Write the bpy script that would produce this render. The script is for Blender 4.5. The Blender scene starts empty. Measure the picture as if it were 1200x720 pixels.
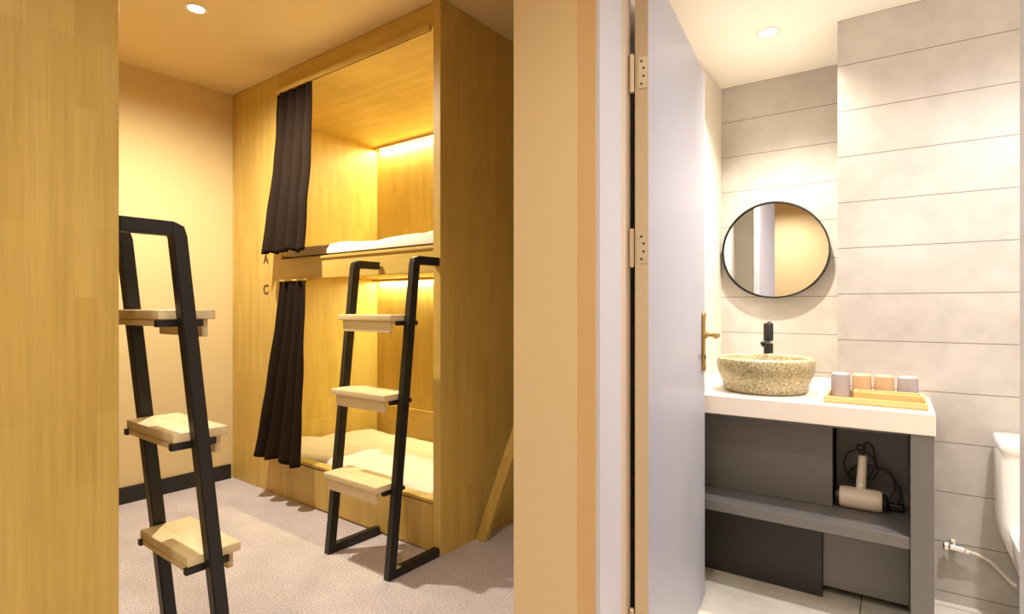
import bpy, bmesh, math, random
from mathutils import Vector, Matrix, noise
random.seed(4)
C = bpy.context.scene.collection
SC = bpy.context.scene
PI = math.pi
H_CEIL = 2.6
BETA = math.radians(2.8)          # the bathroom is a touch out of square with the bunk room

# ------------------------------------------------------------------ shape helpers
class MB:
    def __init__(self): self.bm = bmesh.new()
    def _new(self, n0): return [v for v in self.bm.verts][n0:]
    def box(self, a, b, bev=0.0, seg=2, M=None):
        t = bmesh.new(); bmesh.ops.create_cube(t, size=1)
        a = Vector(a); b = Vector(b); c = (a+b)/2; d = b-a
        for v in t.verts: v.co = Vector((v.co.x*d.x+c.x, v.co.y*d.y+c.y, v.co.z*d.z+c.z))
        if bev > 0:
            bev = min(bev, min(abs(d.x), abs(d.y), abs(d.z))*.45)
            bmesh.ops.bevel(t, geom=list(t.edges), offset=bev, segments=seg, profile=.5, affect='EDGES')
        self._merge(t, M); return self
    def _merge(self, t, M=None):
        if M is not None: bmesh.ops.transform(t, matrix=M, verts=t.verts)
        m = bpy.data.meshes.new('tmp'); t.to_mesh(m); t.free(); self.bm.from_mesh(m); bpy.data.meshes.remove(m)
    def lathe(self, prof, seg=32, M=None, closed=False):
        t = bmesh.new(); rings = []
        for r, z in prof:
            if r < 1e-6: rings.append([t.verts.new((0, 0, z))])
            else: rings.append([t.verts.new((r*math.cos(2*PI*i/seg), r*math.sin(2*PI*i/seg), z)) for i in range(seg)])
        pairs = list(zip(rings, rings[1:]))
        if closed: pairs.append((rings[-1], rings[0]))
        for p, q in pairs:
            for i in range(seg):
                j = (i+1) % seg
                if len(p) == 1 and len(q) == 1: continue
                if len(p) == 1: t.faces.new((p[0], q[j], q[i]))
                elif len(q) == 1: t.faces.new((p[i], p[j], q[0]))
                else: t.faces.new((p[i], p[j], q[j], q[i]))
        bmesh.ops.recalc_face_normals(t, faces=t.faces)
        self._merge(t, M); return self
    def cyl(self, p, q, r, seg=24, bev=.002):
        p = Vector(p); q = Vector(q); L = (q-p).length
        b = min(bev, r*.4, L*.4)
        M = Matrix.Translation(p) @ (q-p).to_track_quat('Z', 'Y').to_matrix().to_4x4()
        return self.lathe([(0, 0), (r-b, 0), (r, b), (r, L-b), (r-b, L), (0, L)], seg, M)
    def sweep(self, path, sec, closed_ends=True, up=None):
        """sweep a closed section (list of (u,v)) along path with mitred corners"""
        path = [Vector(p) for p in path]; t = bmesh.new(); rings = []
        n = len(path)
        for i in range(n):
            d0 = (path[i]-path[i-1]).normalized() if i else (path[1]-path[0]).normalized()
            d1 = (path[i+1]-path[i]).normalized() if i < n-1 else d0
            d = (d0+d1).normalized()
            u = Vector(up) if up is not None else None
            if u is None:
                if not rings: u0 = Vector((0, 0, 1)) if abs(d.z) < .9 else Vector((1, 0, 0))
                else: u0 = prev
                u = (u0 - d*u0.dot(d)).normalized(); prev = u
            s = d.cross(u).normalized(); k = 1/max(.3, d.dot(d0))
            rings.append([t.verts.new(path[i] + u*a + s*b*(k if up is not None else 1)) for a, b in sec])
        m = len(sec)
        for p, q in zip(rings, rings[1:]):
            for i in range(m): t.faces.new((p[i], p[(i+1) % m], q[(i+1) % m], q[i]))
        if closed_ends: t.faces.new(rings[0][::-1]); t.faces.new(rings[-1])
        bmesh.ops.recalc_face_normals(t, faces=t.faces)
        self._merge(t); return self
    def tube(self, path, r, seg=10):
        return self.sweep(path, [(r*math.cos(2*PI*i/seg), r*math.sin(2*PI*i/seg)) for i in range(seg)])
    def build(self, name, mat, parent=None, smooth=True, angle=35):
        me = bpy.data.meshes.new(name); self.bm.to_mesh(me); self.bm.free()
        o = bpy.data.objects.new(name, me); C.objects.link(o)
        me.materials.append(mat)
        if smooth:
            for p in me.polygons: p.use_smooth = True
            try: me.set_sharp_from_angle(angle=math.radians(angle))
            except Exception: pass
        if parent is not None: o.parent = parent
        return o

def spline(pts, n=12):
    pts = [Vector(p) for p in pts]; out = []
    P = [pts[0]*2-pts[1]] + pts + [pts[-1]*2-pts[-2]]
    for i in range(1, len(P)-2):
        a, b, c, d = P[i-1], P[i], P[i+1], P[i+2]
        for k in range(n):
            t = k/n
            out.append(.5*((2*b)+(c-a)*t+(2*a-5*b+4*c-d)*t*t+(3*b-a-3*c+d)*t**3))
    out.append(pts[-1]); return out

def place(o, loc, bath=False, rz=0):
    if bath:
        c, s = math.cos(BETA), math.sin(BETA)
        o.location = (loc[0]*c-loc[1]*s, loc[0]*s+loc[1]*c, loc[2]); o.rotation_euler = (0, 0, BETA+rz)
    else:
        o.location = loc; o.rotation_euler = (0, 0, rz)
    return o
def tag(o, label, cat, group=None):
    o['label'] = label; o['category'] = cat
    if group: o['group'] = group
    return o
def thing(name, label, cat, loc=(0, 0, 0), bath=False, rz=0, group=None):
    o = bpy.data.objects.new(name, None); C.objects.link(o); o.empty_display_size = .05
    place(o, loc, bath, rz); return tag(o, label, cat, group)
def struct(o): o['kind'] = 'structure'; return o

# ------------------------------------------------------------------ materials
def srgb(r, g, b):
    f = lambda c: (c/12.92 if c <= .04045 else ((c+.055)/1.055)**2.4)
    return (f(r/255), f(g/255), f(b/255), 1)
class NT:
    def __init__(self, name):
        self.m = bpy.data.materials.new(name); self.m.use_nodes = True
        self.n = self.m.node_tree.nodes; self.l = self.m.node_tree.links
        self.b = self.n['Principled BSDF']
    def node(self, t, **kw):
        x = self.n.new(t)
        for k, v in kw.items():
            if k in x.inputs: x.inputs[k].default_value = v
            else: setattr(x, k, v)
        return x
    def link(self, a, b): self.l.new(a, b)
    def coord(self, out='Object'): return self.node('ShaderNodeTexCoord').outputs[out]
    def mix(self, fac, a, b, blend='MIX'):
        x = self.node('ShaderNodeMix', data_type='RGBA', blend_type=blend)
        for s, v in ((x.inputs[0], fac), (x.inputs[6], a), (x.inputs[7], b)):
            if isinstance(v, (float, int, tuple)): s.default_value = v
            else: self.link(v, s)
        return x.outputs[2]
    def ramp(self, fac, stops):
        x = self.node('ShaderNodeValToRGB'); e = x.color_ramp.elements
        while len(e) < len(stops): e.new(.5)
        for q, (p, c) in zip(e, stops): q.position = p; q.color = c
        self.link(fac, x.inputs[0]); return x.outputs[0]
    def math(self, op, a, b=0.0):
        x = self.node('ShaderNodeMath', operation=op)
        for s, v in zip(x.inputs, (a, b)):
            if isinstance(v, (float, int)): s.default_value = v
            else: self.link(v, s)
        return x.outputs[0]
    def bump(self, h, strength=.2, dist=.01):
        x = self.node('ShaderNodeBump', Strength=strength, Distance=dist); self.link(h, x.inputs['Height'])
        self.link(x.outputs[0], self.b.inputs['Normal'])
def plain(name, col, rough=.5, metal=0, coat=0, bump=0, bscale=60, var=0.0):
    t = NT(name); t.b.inputs['Base Color'].default_value = col
    t.b.inputs['Roughness'].default_value = rough; t.b.inputs['Metallic'].default_value = metal
    t.b.inputs['Coat Weight'].default_value = coat
    nz = t.node('ShaderNodeTexNoise', Scale=bscale, Detail=4.0); t.link(t.coord(), nz.inputs['Vector'])
    if var:
        d = tuple(c*(1-var) for c in col[:3])+(1,)
        t.link(t.mix(nz.outputs[0], d, col), t.b.inputs['Base Color'])
    if bump: t.bump(nz.outputs[0], bump, .002)
    return t.m
def wood(name, c1, c2, grain='Z', rough=.45, stave=.045, length=.45, dark=.87):
    t = NT(name); co = t.coord(); s = t.node('ShaderNodeSeparateXYZ'); t.link(co, s.inputs[0])
    x, y, z = s.outputs
    if grain == 'Z': a, b = z, t.math('ADD', x, y)
    else: a, b = x, t.math('ADD', y, z)
    cb = t.node('ShaderNodeCombineXYZ'); t.link(a, cb.inputs[0]); t.link(b, cb.inputs[1])
    br = t.node('ShaderNodeTexBrick', Scale=1.0, offset=.37, offset_frequency=2)
    br.inputs['Color1'].default_value = c1; br.inputs['Color2'].default_value = c2
    br.inputs['Mortar'].default_value = c2; br.inputs['Mortar Size'].default_value = 0.0
    br.inputs['Brick Width'].default_value = length; br.inputs['Row Height'].default_value = stave
    t.link(cb.outputs[0], br.inputs['Vector'])
    mp = t.node('ShaderNodeMapping'); mp.inputs['Scale'].default_value = (3, 90, 1); t.link(cb.outputs[0], mp.inputs[0])
    nz = t.node('ShaderNodeTexNoise', Scale=1.0, Detail=5.0, Roughness=.6); t.link(mp.outputs[0], nz.inputs['Vector'])
    g = t.ramp(nz.outputs[0], [(.3, (dark, dark*.96, dark*.9, 1)), (.62, (1, 1, 1, 1))])
    col = t.mix(1.0, br.outputs[0], g, 'MULTIPLY')
    n2 = t.node('ShaderNodeTexNoise', Scale=1.7, Detail=3.0); t.link(co, n2.inputs['Vector'])
    g2 = t.ramp(n2.outputs[0], [(.35, (.88, .86, .82, 1)), (.65, (1, 1, 1, 1))])
    t.link(t.mix(1.0, col, g2, 'MULTIPLY'), t.b.inputs['Base Color'])
    t.b.inputs['Roughness'].default_value = rough
    t.bump(nz.outputs[0], .06, .001); return t.m
def tile_mat(name, base, dark, joint, zoff, pitch=.195, horizontal=True):
    t = NT(name); co = t.coord(); s = t.node('ShaderNodeSeparateXYZ'); t.link(co, s.inputs[0])
    n1 = t.node('ShaderNodeTexNoise', Scale=3.0, Detail=6.0, Roughness=.6); t.link(co, n1.inputs['Vector'])
    n2 = t.node('ShaderNodeTexNoise', Scale=14.0, Detail=5.0, Roughness=.65); t.link(co, n2.inputs['Vector'])
    f = t.math('ADD', t.math('MULTIPLY', n1.outputs[0], .65), t.math('MULTIPLY', n2.outputs[0], .35))
    col = t.ramp(f, [(.36, dark), (.62, base)])
    def line(axis, off, p, w):
        m = t.math('FRACT', t.math('ADD', t.math('DIVIDE', t.math('ADD', axis, off), p), 100.0))
        d = t.math('MINIMUM', m, t.math('SUBTRACT', 1.0, m))
        return t.math('LESS_THAN', d, w/p/2)
    if horizontal: j = line(s.outputs[2], zoff, pitch, .0036)
    else: j = t.math('MAXIMUM', line(s.outputs[0], .115, pitch, .004), line(s.outputs[1], zoff, pitch, .004))
    t.link(t.mix(j, col, joint), t.b.inputs['Base Color'])
    t.b.inputs['Roughness'].default_value = .48
    t.bump(t.math('SUBTRACT', f, j), .12, .004); return t.m
def emit(name, col, strength):
    t = NT(name); t.b.inputs['Base Color'].default_value = col
    t.b.inputs['Emission Color'].default_value = col; t.b.inputs['Emission Strength'].default_value = strength
    return t.m
def carpet_mat():
    t = NT('carpet'); co = t.coord()
    a = t.node('ShaderNodeTexNoise', Scale=150.0, Detail=3.0, Roughness=.7); t.link(co, a.inputs['Vector'])
    b = t.node('ShaderNodeTexNoise', Scale=5.0, Detail=3.0); t.link(co, b.inputs['Vector'])
    c = t.ramp(a.outputs[0], [(.34, srgb(150, 140, 146)), (.5, srgb(197, 187, 193)), (.67, srgb(224, 215, 221))])
    d = t.ramp(b.outputs[0], [(.35, (.88, .87, .88, 1)), (.65, (1, 1, 1, 1))])
    t.link(t.mix(1.0, c, d, 'MULTIPLY'), t.b.inputs['Base Color']); t.b.inputs['Roughness'].default_value = .95
    t.bump(a.outputs[0], .4, .005); return t.m
def stone_mat():
    t = NT('speckled_stoneware'); co = t.coord()
    mp = t.node('ShaderNodeMapping'); mp.inputs['Scale'].default_value = (1, 1, .55); t.link(co, mp.inputs[0])
    a = t.node('ShaderNodeTexNoise', Scale=260.0, Detail=3.0, Roughness=.7); t.link(mp.outputs[0], a.inputs['Vector'])
    b = t.node('ShaderNodeTexNoise', Scale=16.0, Detail=3.0); t.link(co, b.inputs['Vector'])
    c = t.ramp(a.outputs[0], [(.38, srgb(104, 92, 62)), (.5, srgb(182, 168, 128)), (.62, srgb(224, 212, 178))])
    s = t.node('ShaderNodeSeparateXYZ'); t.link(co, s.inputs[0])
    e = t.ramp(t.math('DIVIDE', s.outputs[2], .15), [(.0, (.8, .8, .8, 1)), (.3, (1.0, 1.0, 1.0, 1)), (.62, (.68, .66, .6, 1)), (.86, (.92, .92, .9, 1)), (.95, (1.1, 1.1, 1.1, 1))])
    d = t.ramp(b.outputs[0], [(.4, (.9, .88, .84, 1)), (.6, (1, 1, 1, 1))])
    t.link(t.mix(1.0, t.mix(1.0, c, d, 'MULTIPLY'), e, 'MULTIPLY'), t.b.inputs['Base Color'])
    t.b.inputs['Roughness'].default_value = .45; t.bump(a.outputs[0], .35, .002); return t.m
def fabric(name, col, rough=.95, bs=350, sheen=.2):
    t = NT(name); co = t.coord()
    a = t.node('ShaderNodeTexNoise', Scale=float(bs), Detail=2.0); t.link(co, a.inputs['Vector'])
    t.link(t.mix(a.outputs[0], tuple(c*.75 for c in col[:3])+(1,), col), t.b.inputs['Base Color'])
    t.b.inputs['Roughness'].default_value = rough; t.b.inputs['Sheen Weight'].default_value = sheen
    t.b.inputs['Specular IOR Level'].default_value = .12
    t.bump(a.outputs[0], .2, .002); return t.m

M = dict(
    wood=wood('rubberwood_upright', srgb(213, 184, 103), srgb(202, 171, 89)),
    wood_h=wood('rubberwood_lengthwise', srgb(213, 184, 103), srgb(202, 171, 89), 'X'),
    step=wood('pine_step', srgb(242, 226, 186), srgb(232, 212, 166), 'X', stave=.06, length=.9),
    paint=plain('warm_wall_paint', srgb(220, 198, 150), .8, bump=.05, bscale=220),
    ceil=plain('warm_ceiling_paint', srgb(228, 206, 156), .85, bump=.03, bscale=200),
    ceil_b=plain('white_ceiling_paint', srgb(245, 240, 234), .85, bump=.03, bscale=200),
    paint_b=plain('pale_bathroom_paint', srgb(214, 206, 192), .7, bump=.03, bscale=200),
    pier=plain('beige_wall_paint', srgb(220, 199, 158), .7, bump=.04, bscale=220),
    trim=plain('tan_laminate_trim', srgb(212, 178, 130), .5, bump=.02),
    jamb=plain('cool_white_jamb_paint', srgb(204, 203, 212), .4, bump=.02),
    jamb_b=plain('beige_rebate_paint', srgb(212, 192, 172), .5, bump=.02),
    door=plain('cool_white_door_paint', srgb(170, 170, 182), .42, coat=.0, bump=.03, bscale=8),
    dooredge=plain('beige_door_edge', srgb(206, 184, 150), .55, bump=.02),
    black=plain('black_powder_coat', srgb(26, 24, 24), .42, bump=.06, bscale=400),
    blackp=plain('black_plastic', srgb(18, 17, 17), .4, bump=.02),
    base=plain('black_baseboard_paint', srgb(34, 30, 30), .5, bump=.03),
    curtain=fabric('dark_brown_curtain_cloth', srgb(38, 27, 20), sheen=.0),
    sheet=fabric('cream_cotton', srgb(238, 226, 212), .9, 300),
    matt=fabric('pale_mattress_ticking', srgb(226, 210, 186), .9, 260),
    tile=tile_mat('warm_grey_wall_tile', srgb(191, 185, 179), srgb(171, 164, 157), srgb(116, 110, 104), -2.385),
    ftile=tile_mat('grey_floor_tile', srgb(226, 219, 206), srgb(198, 190, 178), srgb(80, 74, 68), -.33, .6, False),
    carpet=carpet_mat(), stone=stone_mat(),
    counter=plain('white_stone_counter', srgb(236, 226, 216), .35, bump=.02, bscale=30, var=.06),
    grey=plain('grey_cabinet_lacquer', srgb(112, 108, 106), .4, bump=.03, bscale=30, var=.1),
    dark=plain('near_black_shade', srgb(46, 42, 40), .5, bump=.03, bscale=30, var=.2),  # shade under the vanity put into the colour
    ceramic=plain('white_ceramic', srgb(240, 238, 236), .12, coat=.5),
    cupg=plain('lavender_grey_plastic', srgb(164, 154, 158), .45, bump=.02),
    cupb=plain('beige_wheat_plastic', srgb(200, 168, 132), .5, bump=.05, bscale=300, var=.12),
    bamboo=wood('bamboo_tray', srgb(228, 198, 140), srgb(218, 184, 122), 'X', stave=.02, length=.3, dark=.88),
    dryer=plain('pale_pinkish_plastic', srgb(222, 206, 192), .4, bump=.01),
    chrome=plain('chrome', (.8, .8, .82, 1), .12, 1),
    brass=plain('aged_brass', srgb(190, 160, 100), .28, 1),
    hinge=plain('painted_hinge', srgb(206, 190, 160), .4, .3),
    white=plain('white_plastic', srgb(238, 232, 224), .4),
    hose=plain('pale_braided_hose', srgb(220, 206, 190), .4, bump=.4, bscale=400),
    mirror=plain('mirror_glass', (.92, .92, .92, 1), .01, 1),
    led=emit('warm_led_diffuser', (1, .84, .46, 1), 10.0),
    lens=emit('warm_downlight_lens', (1, .86, .66, 1), 14.0),
    lens_b=emit('neutral_downlight_lens', (1, .93, .84, 1), 14.0),
    ink=plain('dark_letter_paint', srgb(60, 44, 30), .6),
)

# ------------------------------------------------------------------ the setting
def sbox(name, a, b, mat, bath=False, bev=0.0):
    o = struct(MB().box(a, b, bev).build(name, M[mat], smooth=False))
    if bath: o.rotation_euler = (0, 0, BETA)
    return o
XL = -3.82
sbox('floor', (-3.95, -1.75, -.08), (1.6, 3.3, 0), 'carpet')
sbox('ceiling', (-3.95, -1.75, H_CEIL), (1.6, 3.3, H_CEIL+.08), 'ceil')
sbox('wall_left', (XL-.1, -.85, 0), (XL, 3.25, H_CEIL), 'paint')
sbox('wall_far', (XL, 3.135, 0), (-1.06, 3.235, H_CEIL), 'paint')
sbox('wall_near', (XL-.1, -.83, 0), (-1.64, -.73, H_CEIL), 'paint')
sbox('wall_corridor_side', (-1.74, -1.7, 0), (-1.64, -.83, H_CEIL), 'pier')
sbox('wall_corridor_end', (-1.74, -1.8, 0), (1.6, -1.7, H_CEIL), 'pier')
sbox('wall_corridor_right', (1.5, -1.7, 0), (1.6, 1.235, H_CEIL), 'pier')
sbox('baseboard_left', (XL, .5, 0), (XL+.014, 1.862, .098), 'base', bev=.003)
# the wall between corridor and bathroom, with the doorway in it
sbox('wall_partition', (-.936, 1.235, 0), (-.672, 1.40, H_CEIL), 'pier', bev=.002)
sbox('wall_right_of_door', (.132, 1.235, 0), (1.6, 1.40, H_CEIL), 'pier')
sbox('wall_above_door', (-.672, 1.235, 2.115), (.132, 1.40, H_CEIL), 'pier')
fr = bpy.data.objects.new('trim_1', None); C.objects.link(fr); fr.location = (-.66, 1.32, 0); struct(fr)
def fpart(name, a, b, mat, bev=.0015):
    d = Vector((-.66, 1.32, 0)); return MB().box(Vector(a)-d, Vector(b)-d, bev).build(name, M[mat], fr, smooth=False)
fpart('architrave', (-.726, 1.223, 0), (-.664, 1.2345, 2.17), 'trim')
fpart('architrave', (.128, 1.223, 0), (.19, 1.2345, 2.17), 'trim')
fpart('architrave', (-.664, 1.223, 2.108), (.128, 1.2345, 2.17), 'trim')
fpart('jamb', (-.672, 1.222, 0), (-.660, 1.338, 2.115), 'jamb')
fpart('jamb', (.120, 1.222, 0), (.132, 1.40, 2.115), 'jamb')
fpart('head_jamb', (-.660, 1.222, 2.103), (.120, 1.40, 2.115), 'jamb')
fpart('rebate', (-.672, 1.340, 0), (-.6615, 1.396, 2.115), 'jamb_b')
# bathroom shell (its own axes)
YR, YC, CB = 3.26, 2.77, 2.385
sbox('wall_bathroom_left', (-.92, 1.44, 0), (-.812, YR+.1, CB+.06), 'paint_b', True)
sbox('wall_bathroom_back', (-.812, YR, 0), (-.209, YR+.1, CB+.06), 'tile', True)
sbox('wall_bathroom_chase', (-.209, YC, 0), (1.35, YR+.1, CB+.06), 'tile', True)
sbox('wall_bathroom_right', (1.35, 1.44, 0), (1.45, YR+.1, CB+.06), 'tile', True)
sbox('door_gap_shade_block', (-.811, 1.44, 0), (-.668, 1.95, CB-.001), 'paint_b', True)  # added block, narrows the space behind the door so its gap stays dark
sbox('ceiling_bathroom', (-.95, 1.40, CB), (1.45, YR+.1, CB+.05), 'ceil_b', True)
sbox('floor_bathroom', (-.812, 1.385, 0), (1.35, YR, .004), 'ftile', True)

# door, hung on the left jamb and swung into the bathroom
HX, HY = -.612, 1.400
ang = math.atan2(2.248-1.400, -.743+.612)            # direction of the leaf
L = math.hypot(2.248-1.400, .743-.612)
door = bpy.data.objects.new('door_1', None); C.objects.link(door); struct(door)
door.location = (HX, HY, 0); door.rotation_euler = (0, 0, ang)   # local x along the leaf, local +y is the hidden face
lf = MB().box((.003, .0, .012), (L, .037, 2.09), .002).build('door_leaf', M['door'], door, smooth=False)
MB().box((.0, .001, .012), (.0028, .036, 2.09), .0005).build('edge_strip', M['dooredge'], door, smooth=False)
for z in (1.785, 1.318, .30):
    hg = MB().box((-.0025, .003, z-.042), (-.0002, .026, z+.042), .0005).build('hinge', M['hinge'], door, smooth=False)
    MB().cyl((-.006, .043, z-.052), (-.006, .043, z+.052), .0065, 16).build('knuckle', M['hinge'], hg)
    sm = MB()
    for k, dz in enumerate((-.030, -.010, .011, .030)): sm.cyl((-.0024, .012+.006*(k in (0, 3)), z+dz), (-.004, .012+.006*(k in (0, 3)), z+dz), .0032, 12, .0004)
    sm.build('screws', M['ink'], hg)
hd = MB()
xs = L-.055
hd.box((xs-.019, -.010, .915), (xs+.019, -.0003, 1.135), .006, 3)
hd.cyl((xs, -.0003, 1.125), (xs, -.012, 1.125), .017).cyl((xs, -.0003, .925), (xs, -.012, .925), .017)
h = hd.build('handle_plate', M['brass'], door)
lv = MB(); lv.tube(spline([(xs, -.008, 1.052), (xs, -.045, 1.052), (xs-.006, -.058, 1.052), (xs-.03, -.062, 1.050), (xs-.075, -.060, 1.048), (xs-.105, -.063, 1.052)], 8), .008, 14)
lv.cyl((xs, -.008, 1.052), (xs, -.02, 1.052), .014); lv.build('lever', M['brass'], h)
MB().cyl((xs, -.009, .965), (xs, -.013, .965), .009).build('keyhole', M['ink'], h)

# ------------------------------------------------------------------ bunk beds
def bunk(x0, x1, yf, s, label, lit):
    """s=-1: front faces -y (the far bed); s=+1: front faces +y. Local frame: x from the near end panel, v = depth behind the front face."""
    W = x1-x0
    r = thing('bunk_bed', label, 'bunk bed', (x1, yf, 0), group='built-in wooden bunk beds')
    def b(name, xa, xb, va, vb, za, zb, mat='wood', bev=.002, parent=r):
        ya, yb = -s*va, -s*vb
        return MB().box((xa, min(ya, yb), za), (xb, max(ya, yb), zb), bev).build(name, M[mat], parent, smooth=False)
    D = 1.26
    top = H_CEIL-.003
    b('end_panel', -.048, 0, 0, D, 0, top)
    b('front_panel', -W+.002, -(x1+3.216), .012, .032, 0, top)
    fx = -(x1+3.216)
    fa = b('fascia', fx, -.048, .010, .030, 2.475, top, 'wood_h')
    tr = MB()
    for v in (-.026, -.010): tr.box((fx+.01, min(-s*v, -s*(v+.005)), 2.4525), (-.050, max(-s*v, -s*(v+.005)), 2.474), .001)
    tr.box((fx+.01, min(s*.026, -s*.0098), 2.4742), (-.050, max(s*.026, -s*.0098), 2.4795), .001)
    tr.build('curtain_track', M['wood_h'], r, smooth=False)
    b('curtain_bracket', fx+.02, fx+.32, -.022, .0098, 1.3145, 1.324, 'wood_h', .001)
    b('middle_rail', fx, -.048, .010, .032, 1.325, 1.452, 'wood_h')
    b('rail_trim', fx, -.048, .002, .0098, 1.436, 1.450, 'wood_h')
    b('base_panel', fx, -.048, .012, .032, 0, .238, 'wood')
    b('base_ledge', fx, -.048, .000, .060, .2385, .252, 'wood_h')
    b('drawer_front', -(x1+3.057), -.052, .002, .0118, .012, .228, 'wood', .002)
    b('side_lining', -W+.002, -W+.03, .034, D-.035, 0, top)
    b('back_lining', -W+.03, -.048, D-.035, D-.008, 0, top)
    b('bunk_ceiling', -W+.03, -.048, .034, D-.035, 2.505, 2.525, 'wood_h')
    b('upper_platform', -W+.03, -.048, .034, D-.035, 1.395, 1.425, 'wood_h')
    b('lower_platform', -W+.03, -.048, .062, D-.035, .02, .05, 'wood_h')
    b('mattress_surround', -W+.0305, -W+.045, .062, D-.036, .0505, .30, 'wood')
    b('mattress_surround', -W+.046, -.049, D-.052, D-.036, .0505, .345, 'wood_h')
    for z in (2.504, 1.394):
        b('light_cove', -W+.031, -.049, D-.075, D-.068, z-.022, z, 'wood_h')
        if lit: b('light_strip', -W+.06, -.06, D-.062, D-.040, z-.013, z-.001, 'led', .001)
    return r
X1B, YFB = -1.838, 1.865
far_bed = bunk(XL, X1B, YFB, -1, 'lit wooden bunk bed with dark curtains standing across the aisle', True)
X1A, YFA = -1.620, .515
near_bed = bunk(XL, X1A, YFA, 1, 'nearest wooden bunk, only its tall end panel showing at left edge', False)
for ch, z in (('A', 1.462), ('C', 1.268)):
    cu = bpy.data.curves.new('letter', 'FONT'); cu.body = ch; cu.size = .085; cu.extrude = .0008; cu.align_x = 'CENTER'; cu.offset = .0015
    tmp = bpy.data.objects.new('tmp', cu); C.objects.link(tmp)
    bpy.context.view_layer.update()
    me = bpy.data.meshes.new_from_object(tmp.evaluated_get(bpy.context.evaluated_depsgraph_get())); me.name = 'letter'
    bpy.data.objects.remove(tmp); me.materials.clear(); me.materials.append(M['ink'])
    o = bpy.data.objects.new('letter', me); C.objects.link(o)
    o.parent = far_bed; o.location = (-3.389-X1B, .0108, z-.026); o.rotation_euler = (PI/2, 0, 0)
    o['label'] = 'dark letter %s on the front panel' % ch

def light(name, kind, loc, energy, col, bath=False, **kw):
    d = bpy.data.lights.new(name, kind); d.energy = energy; d.color = col
    rot = kw.pop('rot', None)
    for k, v in kw.items(): setattr(d, k, v)
    o = bpy.data.objects.new(name, d); C.objects.link(o); place(o, loc, bath)
    if rot: o.rotation_euler = rot
    return o
AMB = (1, .94, .48)
for z, e in ((2.48, 33), (1.37, 26)):
    light('bunk_strip_lamp', 'AREA', ((XL+X1B)/2, YFB+1.26-.052, z), e, AMB, shape='RECTANGLE', size=1.85, size_y=.02, rot=(0, 0, 0))

# bedding
def cloth_block(name, x0, x1, y0, y1, zb, zt, mat, seed, amp=.012, rnd=.05, parent=None, nx=60, ny=40, scale=5.0, slope=0.0):
    """a soft slab: rounded edges, wrinkled top, closed underneath"""
    bm = bmesh.new(); top = []; 
    for i in range(nx+1):
        row = []
        for j in range(ny+1):
            x = x0+(x1-x0)*i/nx; y = y0+(y1-y0)*j/ny
            e = min(x-x0, x1-x, y-y0, y1-y)
            k = min(1, e/rnd); k = math.sqrt(max(0, 1-(1-k)**2))
            p = Vector((x*scale, y*scale, seed))
            w = noise.noise(p)*.6+noise.noise(p*2.3)*.3+abs(noise.noise(p*1.4+Vector((3, 1, 0))))*.5
            z = zb+(zt-zb+amp*w-slope*(y-y0))*(.35+.65*k)
            row.append(bm.verts.new((x, y, z)))
        top.append(row)
    for i in range(nx):
        for j in range(ny): bm.faces.new((top[i][j], top[i+1][j], top[i+1][j+1], top[i][j+1]))
    bot = {}
    rim = [top[i][0] for i in range(nx+1)]+[top[nx][j] for j in range(1, ny+1)]+[top[i][ny] for i in range(nx-1, -1, -1)]+[top[0][j] for j in range(ny-1, 0, -1)]
    low = [bm.verts.new((v.co.x, v.co.y, zb)) for v in rim]
    for a in range(len(rim)):
        c = (a+1) % len(rim); bm.faces.new((rim[a], low[a], low[c], rim[c]))
    bm.faces.new(low[::-1])
    bmesh.ops.recalc_face_normals(bm, faces=bm.faces)
    m = MB(); m.bm.free(); m.bm = bm
    return m.build(name, M[mat], parent, angle=80)
def bed_thing(name, label, cat, zb, zt, mat, seed, x0, x1, y0, y1, **kw):
    r = cloth_block(name, x0, x1, y0, y1, 0, zt-zb, mat, seed, **kw); r.location = (0, 0, zb)
    me = r.data; cx, cy = (x0+x1)/2, (y0+y1)/2
    for v in me.vertices: v.co.x -= cx; v.co.y -= cy
    r.location = (cx, cy, zb); return tag(r, label, cat)
XI0, XI1 = XL+.05, X1B-.055
bed_thing('mattress', 'pale mattress under the white quilt in the lower bunk', 'mattress', .051, .102, 'matt', 1, XI0, XI1, YFB+.066, YFB+1.2, amp=.0)
bed_thing('mattress', 'pale mattress in the upper bunk behind the raised rail', 'mattress', 1.4255, 1.468, 'matt', 2, XI0, XI1, YFB+.04, YFB+1.2, amp=.0)
bed_thing('quilt', 'rumpled white quilt spread on the lower bunk behind the ladder', 'quilt', .104, .252, 'sheet', 3.3, XI0+.01, XI1-.003, YFB+.064, YFB+1.15, amp=.03, scale=3.6, rnd=.11, slope=.10)
bed_thing('quilt', 'rumpled cream quilt showing above the upper bunk rail', 'quilt', 1.4685, 1.522, 'sheet', 7.7, XI0+.01, XI1-.003, YFB+.045, YFB+1.15, amp=.028, scale=4.0, rnd=.05)

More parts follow.
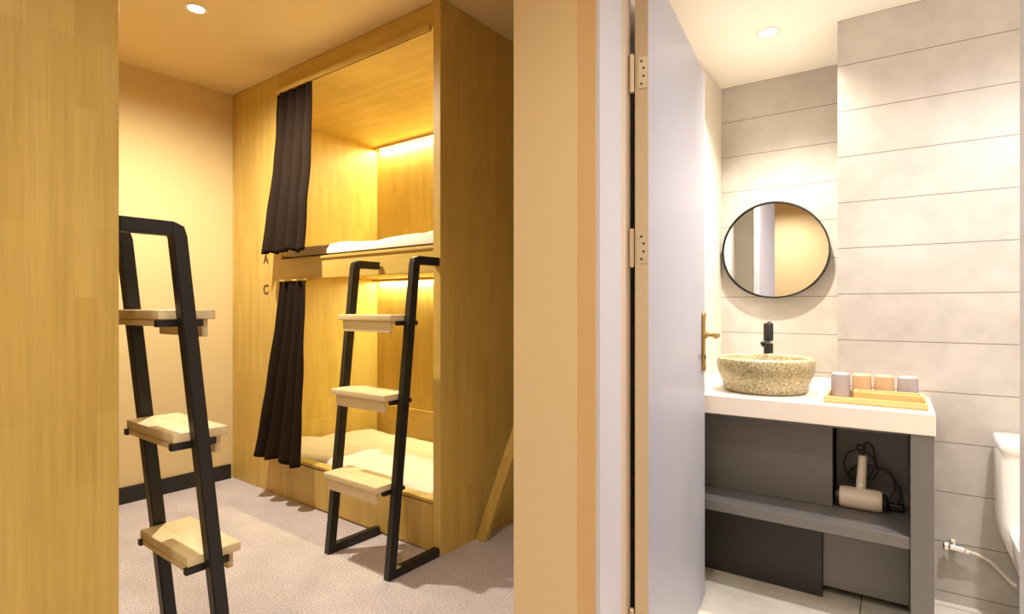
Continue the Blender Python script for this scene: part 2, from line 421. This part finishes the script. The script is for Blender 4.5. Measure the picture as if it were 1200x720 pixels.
# curtains
def curtain(label, xt0, xt1, xb0, xb1, zt, zb, yt, yb, folds, seed):
    r = thing('curtain', label, 'curtain', ((xb0+xb1)/2, yt, zb), group='dark brown bunk curtains')
    ox, oy, oz = (xb0+xb1)/2, yt, zb
    bm = bmesh.new(); nx, nz = folds*14, 44; g = []
    for j in range(nz+1):
        t = j/nz; row = []                      # t=0 top, 1 bottom
        for i in range(nx+1):
            u = i/nx
            e = t**1.25
            x = (xt0+(xb0-xt0)*e)+((xt1-xt0)+((xb1-xb0)-(xt1-xt0))*e)*u
            amp = (.013+.021*t)*(.75+.5*noise.noise(Vector((u*2.6, 0, seed*3))))
            ph = u*folds*2*PI+.35*math.sin(3*t+seed)+.5*noise.noise(Vector((u*4, t*2, seed)))
            y = yt+(yb-yt)*e+amp*math.sin(ph)+.006*noise.noise(Vector((u*9, t*5, seed+5)))
            x += .010*math.cos(ph)*min(1, t*2)
            z = zt+(zb-zt)*t+(.008*math.sin(ph*.5)+.014*noise.noise(Vector((u*3, 0, seed))))*t
            row.append(bm.verts.new((x-ox, y-oy, z-oz)))
        g.append(row)
    for j in range(nz):
        for i in range(nx): bm.faces.new((g[j][i], g[j][i+1], g[j+1][i+1], g[j+1][i]))
    m = MB(); m.bm.free(); m.bm = bm
    o = m.build('cloth', M['curtain'], r, angle=180)
    sd = o.modifiers.new('thick', 'SOLIDIFY'); sd.thickness = .003
    MB().box((xt0-ox, -.004, zt-oz-.008), (xt1-ox, .004, zt-oz+.001), .002).build('heading_tape', M['curtain'], r)
    return r
curtain('dark brown curtain gathered at left of the upper bunk', -3.215, -2.85, -3.255, -2.80, 2.450, 1.478, YFB-.012, YFB-.092, 4, 1.0)
curtain('dark brown curtain gathered at left of the lower bunk', -3.185, -2.91, -3.345, -2.845, 1.312, .262, YFB-.012, YFB-.100, 4, 4.2)

# ------------------------------------------------------------------ ladders
def ladder(xn, yf, s, label, zs, w, rise=0):
    """s=-1: stands out towards -y. v = distance out from the bed front."""
    r = thing('bunk_ladder', label, 'ladder', (xn, yf, 0), group='black and wood bunk ladders')
    q = .019; zt, zf = 1.37, .019
    vt, vf = .140, .283
    def P(x, v, z): return (x, s*v, z)
    sec = [(q, q), (q, -q), (-q, -q), (-q, q)]
    for x in (0, -w):
        zt = 1.37+(rise if x else 0)
        path = [P(x, .0015, zf), P(x, vf, zf)]
        path += [P(x, vt+.003, zt-.022), P(x, vt-.002, zt-.006), P(x, vt-.016, zt)]
        path += [P(x, .0015, zt)]
        m = MB(); m.sweep(path, sec, up=(1, 0, 0)); bmesh.ops.bevel(m.bm, geom=[e for e in m.bm.edges if abs(e.verts[0].co.x-e.verts[1].co.x) < 1e-5], offset=.003, segments=2, affect='EDGES')
        m.build('side_rail', M['black'], r, smooth=True, angle=30)
    zt = 1.37
    for z in zs:
        vc = vt+(vf-vt)*(zt-z)/(zt-zf)
        va, vb = vc-.058, vc+.092
        y0, y1 = sorted((s*va, s*vb))
        st = MB().box((.023-w, y0, z-.027), (-.023, y1, z), .004, 3).build('step', M['step'], r)
        ya, yb = sorted((s*(vb-.012), s*(vb-.030)))
        MB().box((.045-w, ya, z-.078), (-.045, yb, z-.0275), .002).build('apron', M['step'], st, smooth=False)
        yc, yd = sorted((s*(va+.002), s*(va+.022)))
        MB().box((.028-w, yc, z-.045), (-.028, yd, z-.0275), .002).build('batten', M['step'], st, smooth=False)
        for x in (-.0385, .0205-w):
            ye, yg = sorted((s*(va-.006), s*(vb-.035)))
            MB().box((x-.0, ye, z-.0465), (x+.0185, yg, z-.0275), .002).build('step_bracket', M['black'], r, smooth=False)
ladder(-1.859, YFB, -1, 'black ladder with wooden steps hooked on the lit bunk bed', (.397, .780, 1.125), .425)
ladder(X1A-.022, YFA, 1, 'nearest black ladder with wooden steps, beside the plain wood panel at left', (.457, .811, 1.152), .385, .02)

# wooden A-frame clothes rack half hidden behind the partition
rk = thing('clothes_rack', 'pale wooden rack with slanted leg, half hidden behind beige partition', 'clothes rack', (-1.46, 2.12, 0))
for y in (0, .62):
    for sx in (-1, 1):
        a = Vector((sx*.345, y+.0, .0)); b = Vector((sx*.005, y+(.0 if sx < 0 else .032), .86))
        d = (b-a).normalized(); n = Vector((d.z, 0, -d.x)); w = n*.027
        yy = y+(0 if sx < 0 else .032); t = bmesh.new()
        vs = []
        k = .027*abs(d.x)/abs(d.z)
        for yv in (yy-.014, yy+.014):
            for p in ((a.x-.027/d.z, .0), (a.x+.027/d.z, .0), (b.x+.027/d.z, b.z), (b.x-.027/d.z, b.z)): vs.append(t.verts.new((p[0], yv, p[1])))
        for f in ((0, 1, 2, 3), (7, 6, 5, 4), (0, 4, 5, 1), (1, 5, 6, 2), (2, 6, 7, 3), (3, 7, 4, 0)): t.faces.new([vs[i] for i in f])
        bmesh.ops.recalc_face_normals(t, faces=t.faces)
        m = MB(); m._merge(t); m.build('leg', M['wood'], rk, smooth=False)
MB().cyl((0, -.05, .80), (0, .70, .80), .014).build('hanging_rail', M['wood_h'], rk)

# ------------------------------------------------------------------ downlights
def downlight(label, loc, lens, bath=False, r=.038):
    t = thing('downlight', label, 'ceiling light', loc, bath, group='recessed ceiling downlights')
    MB().lathe([(r, -.0005), (r+.014, -.0005), (r+.015, -.002), (r+.012, -.004), (r+.002, -.005), (r-.002, -.003), (r-.002, -.0006)], 40, closed=True).build('trim_ring', M['white'], t)
    MB().lathe([(0, -.0032), (r*.6, -.003), (r-.0025, -.0020), (r-.0025, -.0008), (0, -.0008)], 32).build('lens', M[lens], t)
downlight('round recessed downlight in the yellow ceiling above the aisle', (-2.846, 1.224, H_CEIL), 'lens')
downlight('small round recessed downlight in the white bathroom ceiling', (-.473, 2.703, CB), 'lens_b', True)
WARM = (1, .91, .72)
DOWN = (0, 0, 0)
light('aisle_lamp', 'SPOT', (-2.846, 1.224, H_CEIL-.02), 235, WARM, spot_size=math.radians(168), spot_blend=1, shadow_soft_size=.03)
light('corridor_lamp', 'SPOT', (-.40, .15, H_CEIL-.02), 85, (1, .94, .80), spot_size=math.radians(150), spot_blend=.9, shadow_soft_size=.04)
light('corridor_lamp', 'SPOT', (-.3, -1.1, H_CEIL-.02), 120, (1, .94, .80), spot_size=math.radians(150), spot_blend=.9, shadow_soft_size=.04)
COOL = (1, .93, .78)
light('bathroom_lamp', 'SPOT', (-.473, 2.703, CB-.02), 175, COOL, True, spot_size=math.radians(125), spot_blend=1, shadow_soft_size=.03)
light('bathroom_fill_light', 'POINT', (.50, 1.65, 2.15), 12, (1, .96, .95), True, shadow_soft_size=.06)  # added fill without a fixture, lifts the bathroom ceiling
light('bathroom_lamp', 'SPOT', (.42, 1.98, CB-.02), 125, (1, .975, .98), True, spot_size=math.radians(150), spot_blend=1, shadow_soft_size=.02)

# ------------------------------------------------------------------ bathroom things (bath = own axes)
YF = 2.345
van = thing('vanity_cabinet', 'grey open vanity cabinet with one shelf under the white counter', 'cabinet', (-.35, YF, .004), True)
def vb(name, a, b, mat='grey', bev=.002):
    d = Vector((-.35, YF, .004)); return MB().box(Vector(a)-d, Vector(b)-d, bev).build(name, M[mat], van, smooth=False)
vb('end_panel', (.039, YF+.004, .004), (.104, YC-.001, .7245))
vb('end_panel', (-.811, YF+.004, .004), (-.775, YR-.002, .7245))
vb('shelf', (-.7745, YF+.012, .326), (.0385, YC-.002, .368))
vb('back_panel', (-.7745, 2.545, .3685), (-.2095, 2.563, .7245))
vb('back_panel', (-.2085, 2.70, .3685), (.0385, 2.716, .7245))
vb('back_panel', (-.244, 2.555, .045), (.0385, 2.572, .3255))
vb('shade_panel', (-.7745, 2.535, .004), (-.2445, 2.551, .3255), 'dark')  # dark sheet standing in for the deep shade below the shelf
vb('top_rail', (-.7745, 2.50, .69), (.0385, 2.535, .7245))
# worktop: one L-shaped slab
o = MB().box((-.4615, 0, 0), (.458, YC-.0015-YF, .0745), .003).build('countertop', M['counter'], smooth=False)
MB().box((-.4615, YC-.0015-YF, 0), (.1395, YR-.0015-YF, .0745), .0005).build('rear_section', M['counter'], o, smooth=False)
place(o, (-.35, YF, .7255), True); tag(o, 'thick white stone countertop carrying the basin and the tray', 'countertop')

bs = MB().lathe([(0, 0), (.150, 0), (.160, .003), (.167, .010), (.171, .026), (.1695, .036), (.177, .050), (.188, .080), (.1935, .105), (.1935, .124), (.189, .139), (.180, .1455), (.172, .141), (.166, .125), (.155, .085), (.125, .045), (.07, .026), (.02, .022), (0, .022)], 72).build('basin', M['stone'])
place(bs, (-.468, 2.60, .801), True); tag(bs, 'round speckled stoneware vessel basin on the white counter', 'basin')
MB().lathe([(0, .0225), (.024, .0225), (.026, .025), (.02, .028), (0, .029)], 24).build('drain', M['chrome'], bs)

fc = thing('faucet', 'black tall faucet standing behind the stoneware basin', 'faucet', (-.497, 2.85, .801), True)
MB().lathe([(0, 0), (.027, 0), (.027, .006), (.0205, .008), (.0205, .185), (.0195, .188), (0, .188)], 32).build('body', M['black'], fc)
MB().lathe([(0, .1885), (.0185, .1885), (.0185, .2005), (0, .2005)], 32).build('ring', M['chrome'], fc)
MB().lathe([(0, .201), (.021, .201), (.0215, .204), (.0215, .278), (.019, .283), (0, .284)], 32).build('cap', M['black'], fc)
MB().box((-.012, -.125, .187), (.012, -.0190, .2015), .003, 3).cyl((0, -.113, .179), (0, -.113, .187), .009).build('spout', M['black'], fc)
MB().box((-.006, -.004, .2842), (.006, .050, .2895), .002, 2).build('lever', M['black'], fc)

# mirror
mr = thing('wall_mirror', 'round black-framed mirror on the tiled wall above the basin', 'mirror', (-.537, YR, 1.46), True)
def irr(a): return .2585*(1+.012*math.cos(2*a+.6)+.008*math.cos(3*a+1.2))
N = 96
def ringpts(dr, y): return [((irr(2*PI*i/N)+dr)*math.cos(2*PI*i/N), y, (irr(2*PI*i/N)+dr)*math.sin(2*PI*i/N)) for i in range(N)]
def strip(loops, close):
    t = bmesh.new(); L_ = [[t.verts.new(p) for p in l] for l in loops]
    pr = list(zip(L_, L_[1:]))+([(L_[-1], L_[0])] if close else [])
    for p, q in pr:
        for i in range(N): t.faces.new((p[i], p[(i+1) % N], q[(i+1) % N], q[i]))
    if not close: t.faces.new(L_[0][::-1]); t.faces.new(L_[-1])
    bmesh.ops.recalc_face_normals(t, faces=t.faces); m = MB(); m._merge(t); return m
strip([ringpts(0, -.001), ringpts(0, -.052), ringpts(-.0055, -.053), ringpts(-.0055, -.001)], True).build('frame', M['black'], mr)
strip([ringpts(-.009, -.022), ringpts(-.009, -.031)], False).build('glass', M['mirror'], mr, smooth=False).rotation_euler = (0, 0, math.radians(4.5))

# tray with cups
ty = thing('bamboo_tray', 'low bamboo tray holding four upturned cups on the counter', 'tray', (-.07, 2.52, .8005), True)
def rim(x0, x1, y0, y1, z0, z1, th, base, mat, name, parent):
    m = MB(); m.box((x0, y0, z0), (x1, y1, z0+base), .001)
    m.box((x0, y0, z0), (x1, y0+th, z1), .0015).box((x0, y1-th, z0), (x1, y1, z1), .0015)
    m.box((x0, y0+th, z0), (x0+th, y1-th, z1), .0015).box((x1-th, y0+th, z0), (x1, y1-th, z1), .0015)
    return m.build(name, M[mat], parent, smooth=False)
rim(-.158, .160, -.115, .105, 0, .024, .009, .007, 'bamboo', 'tray_body', ty)
it = rim(-.062, .148, -.085, -.010, .0075, .046, .008, .006, 'bamboo', 'inner_caddy', ty)
def px_on(px, yv):
    a = math.radians(34.5); c = (px-600)/656.
    dx, dy = -math.sin(a)+c*math.cos(a), math.cos(a)+c*math.sin(a); return dx/dy*yv
cups = [(985, 'cupg', 'lavender grey cup at the left end of the bamboo tray'), (1010, 'cupb', 'beige cup next to the left grey cup on the tray'),
        (1036, 'cupb', 'beige cup next to the right grey cup on the tray'), (1064, 'cupg', 'lavender grey cup at the right end of the bamboo tray')]
for k, (px, mt, lb) in enumerate(cups):
    yv = 2.562
    o = MB().lathe([(0, .004), (.031, .004), (.0335, .0), (.0345, .001), (.0345, .008), (.0325, .078), (.031, .087), (.026, .092), (.012, .0935), (0, .0935)], 40).build('cup', M[mt])
    place(o, (px_on(px, yv), yv, .8082), True); tag(o, lb, 'cup', 'upturned cups on the tray')

# hair dryer standing on its barrel on the vanity shelf
hz = .3688
hd = thing('hair_dryer', 'pale hair dryer with black cord on the grey vanity shelf', 'hair dryer', (-.118, 2.575, hz), True)
Mx = Matrix.Rotation(PI/2, 4, 'Y')
def along_x(prof, x0, zc): return dict(M=Matrix.Translation((x0, 0, zc)) @ Mx)
R = .041
MB().lathe([(0, 0), (.034, 0), (.039, .004), (R, .02), (R, .120), (.040, .134), (.036, .142), (0, .143)], 40, Matrix.Translation((-.070, 0, R+.0005)) @ Mx).build('barrel', M['dryer'], hd)
MB().lathe([(0, 0), (.030, 0), (.037, .004), (.037, .013), (0, .013)], 36, Matrix.Translation((-.0835, 0, R+.0005)) @ Mx).build('nozzle', M['blackp'], hd)
gr = MB().lathe([(0, .0), (.033, .0), (.030, .012), (.020, .018), (0, .019)], 36, Matrix.Translation((.0735, 0, R+.0005)) @ Mx); gr.build('intake_grille', M['blackp'], hd)
hm = MB().lathe([(0, .0), (.0165, .0), (.017, .03), (.0155, .10), (.016, .128), (.013, .136), (0, .137)], 28, Matrix.Translation((.002, 0, .076)) @ Matrix.Rotation(math.radians(3), 4, 'Y') @ Matrix.Scale(1.12, 4, (0, 1, 0)))
hh = hm.build('handle', M['dryer'], hd)
MB().cyl((.004, -.0175, .10), (.004, -.0215, .10), .007, 16, .001).build('switch', M['white'], hh)
c = MB()
c.tube(spline([(.010, 0, .210), (.012, .004, .232), (.020, .012, .262), (.038, .02, .250), (.046, .03, .215), (.048, .05, .170), (.030, .06, .118), (-.010, .062, .095), (-.046, .06, .118), (-.058, .058, .160), (-.042, .056, .205), (.0, .056, .220), (.040, .058, .196), (.056, .062, .150), (.034, .068, .105), (-.004, .07, .112), (-.040, .07, .104), (-.030, .072, .140), (.012, .074, .160), (.06, .074, .150), (.10, .07, .130), (.128, .066, .085), (.126, .060, .040), (.104, .055, .022)], 10), .0038, 10)
c.tube(spline([(.050, .08, .150), (.082, .08, .152), (.105, .078, .122), (.112, .076, .080), (.098, .07, .045), (.085, .066, .030), (.104, .055, .018)], 10), .0038, 10)
c.tube(spline([(.008, 0, .205), (-.006, .006, .228), (-.012, .01, .240), (.0, .014, .248), (.014, .012, .236)], 8), .0045, 10)
c.build('cord', M['blackp'], hd)
MB().box((.088, .035, .0005), (.142, .075, .030), .006, 3).cyl((.142, .048, .014), (.156, .048, .014), .003, 10).cyl((.142, .062, .014), (.156, .062, .014), .003, 10).build('plug', M['blackp'], hd)

# toilet
def loft(secs, n=40):
    """secs: (z, xc, yc, hx, hy, power) superellipse rings"""
    t = bmesh.new(); rg = []
    for z, xc, yc, hx, hy, p in secs:
        row = []
        for i in range(n):
            a = 2*PI*i/n; ca, sa = math.cos(a), math.sin(a)
            row.append(t.verts.new((xc+hx*math.copysign(abs(ca)**(2/p), ca), yc+hy*math.copysign(abs(sa)**(2/p), sa), z)))
        rg.append(row)
    for p, q in zip(rg, rg[1:]):
        for i in range(n): t.faces.new((p[i], p[(i+1) % n], q[(i+1) % n], q[i]))
    t.faces.new(rg[0][::-1]); t.faces.new(rg[-1])
    bmesh.ops.recalc_face_normals(t, faces=t.faces); m = MB(); m._merge(t); return m
tl = thing('toilet', 'white ceramic toilet against the tiled wall at right edge', 'toilet', (.50, 2.64, .0045), True)
loft([(0, 0, -.16, .150, .265, 4), (.02, 0, -.16, .146, .262, 4), (.16, 0, -.16, .146, .262, 4), (.22, 0, -.18, .150, .290, 3.6), (.30, 0, -.22, .176, .330, 3), (.36, 0, -.24, .186, .350, 2.8), (.39, 0, -.24, .186, .350, 2.8)]).build('bowl', M['ceramic'], tl, angle=60)
loft([(.20, 0, .018, .145, .085, 6), (.25, 0, .012, .160, .092, 7), (.31, 0, .008, .185, .098, 8), (.36, 0, .006, .199, .100, 9), (.42, 0, .006, .203, .101, 10), (.650, 0, .006, .205, .101, 10)]).build('tank', M['ceramic'], tl, angle=60)
ld = loft([(.651, 0, .004, .203, .103, 12), (.655, 0, .004, .2065, .105, 12), (.684, 0, .004, .2065, .105, 12), (.690, 0, .004, .202, .101, 12)]).build('tank_lid', M['ceramic'], tl, angle=60)
MB().cyl((0, .0, .6905), (0, .0, .696), .024).build('flush_button', M['chrome'], ld)
loft([(.3915, 0, -.33, .182, .245, 2.5), (.415, 0, -.33, .186, .25, 2.5), (.428, 0, -.33, .178, .242, 2.5)]).build('seat', M['white'], tl, angle=60)

# stop valve and its hose
vl = thing('stop_valve', 'small chrome stop valve on the wall tiles beside the toilet', 'valve', (.192, YC, .236), True)
MB().lathe([(0, 0), (.022, 0), (.020, .006), (.012, .010), (0, .010)], 28, Matrix.Translation((-.01, -.0005, 0)) @ Matrix.Rotation(PI/2, 4, 'X')).build('wall_flange', M['chrome'], vl)
bd = MB(); bd.cyl((-.01, -.010, 0), (-.01, -.045, 0), .0095).cyl((-.024, -.036, .0), (.022, -.036, -.004), .011); bd.build('body', M['chrome'], vl)
MB().lathe([(0, 0), (.012, 0), (.017, .005), (.017, .016), (.012, .021), (0, .021)], 12, Matrix.Translation((-.024, -.036, 0)) @ Matrix.Rotation(-PI/2, 4, 'Y')).build('handle', M['chrome'], vl)
MB().cyl((.022, -.036, -.004), (.036, -.036, -.007), .0095, 6, .001).build('nut', M['chrome'], vl)
ho = MB(); ho.tube(spline([(.034, -.036, -.007), (.062, -.037, -.012), (.095, -.04, -.026), (.125, -.045, -.055), (.150, -.048, -.082), (.164, -.05, -.094)], 10), .0065, 12); ho.build('hose', M['hose'], vl)

# ------------------------------------------------------------------ camera, world, colour
cam = bpy.data.cameras.new('camera'); co = bpy.data.objects.new('camera', cam); C.objects.link(co)
cam.sensor_width = 36; cam.lens = 656/1200*36; cam.clip_start = .02
co.location = (0, 0, 1.16); co.rotation_euler = (PI/2, 0, math.radians(37.3)); SC.camera = co
w = bpy.data.worlds.new('world'); SC.world = w; w.use_nodes = True
w.node_tree.nodes['Background'].inputs[0].default_value = (.02, .018, .015, 1)
SC.view_settings.view_transform = 'Standard'; SC.view_settings.look = 'None'
SC.view_settings.gamma = 1; SC.view_settings.exposure = 0; SC.view_settings.use_curve_mapping = False
SC.cycles.use_denoising = True
SC.cycles.max_bounces = 10; SC.cycles.diffuse_bounces = 6; SC.cycles.sample_clamp_indirect = 6
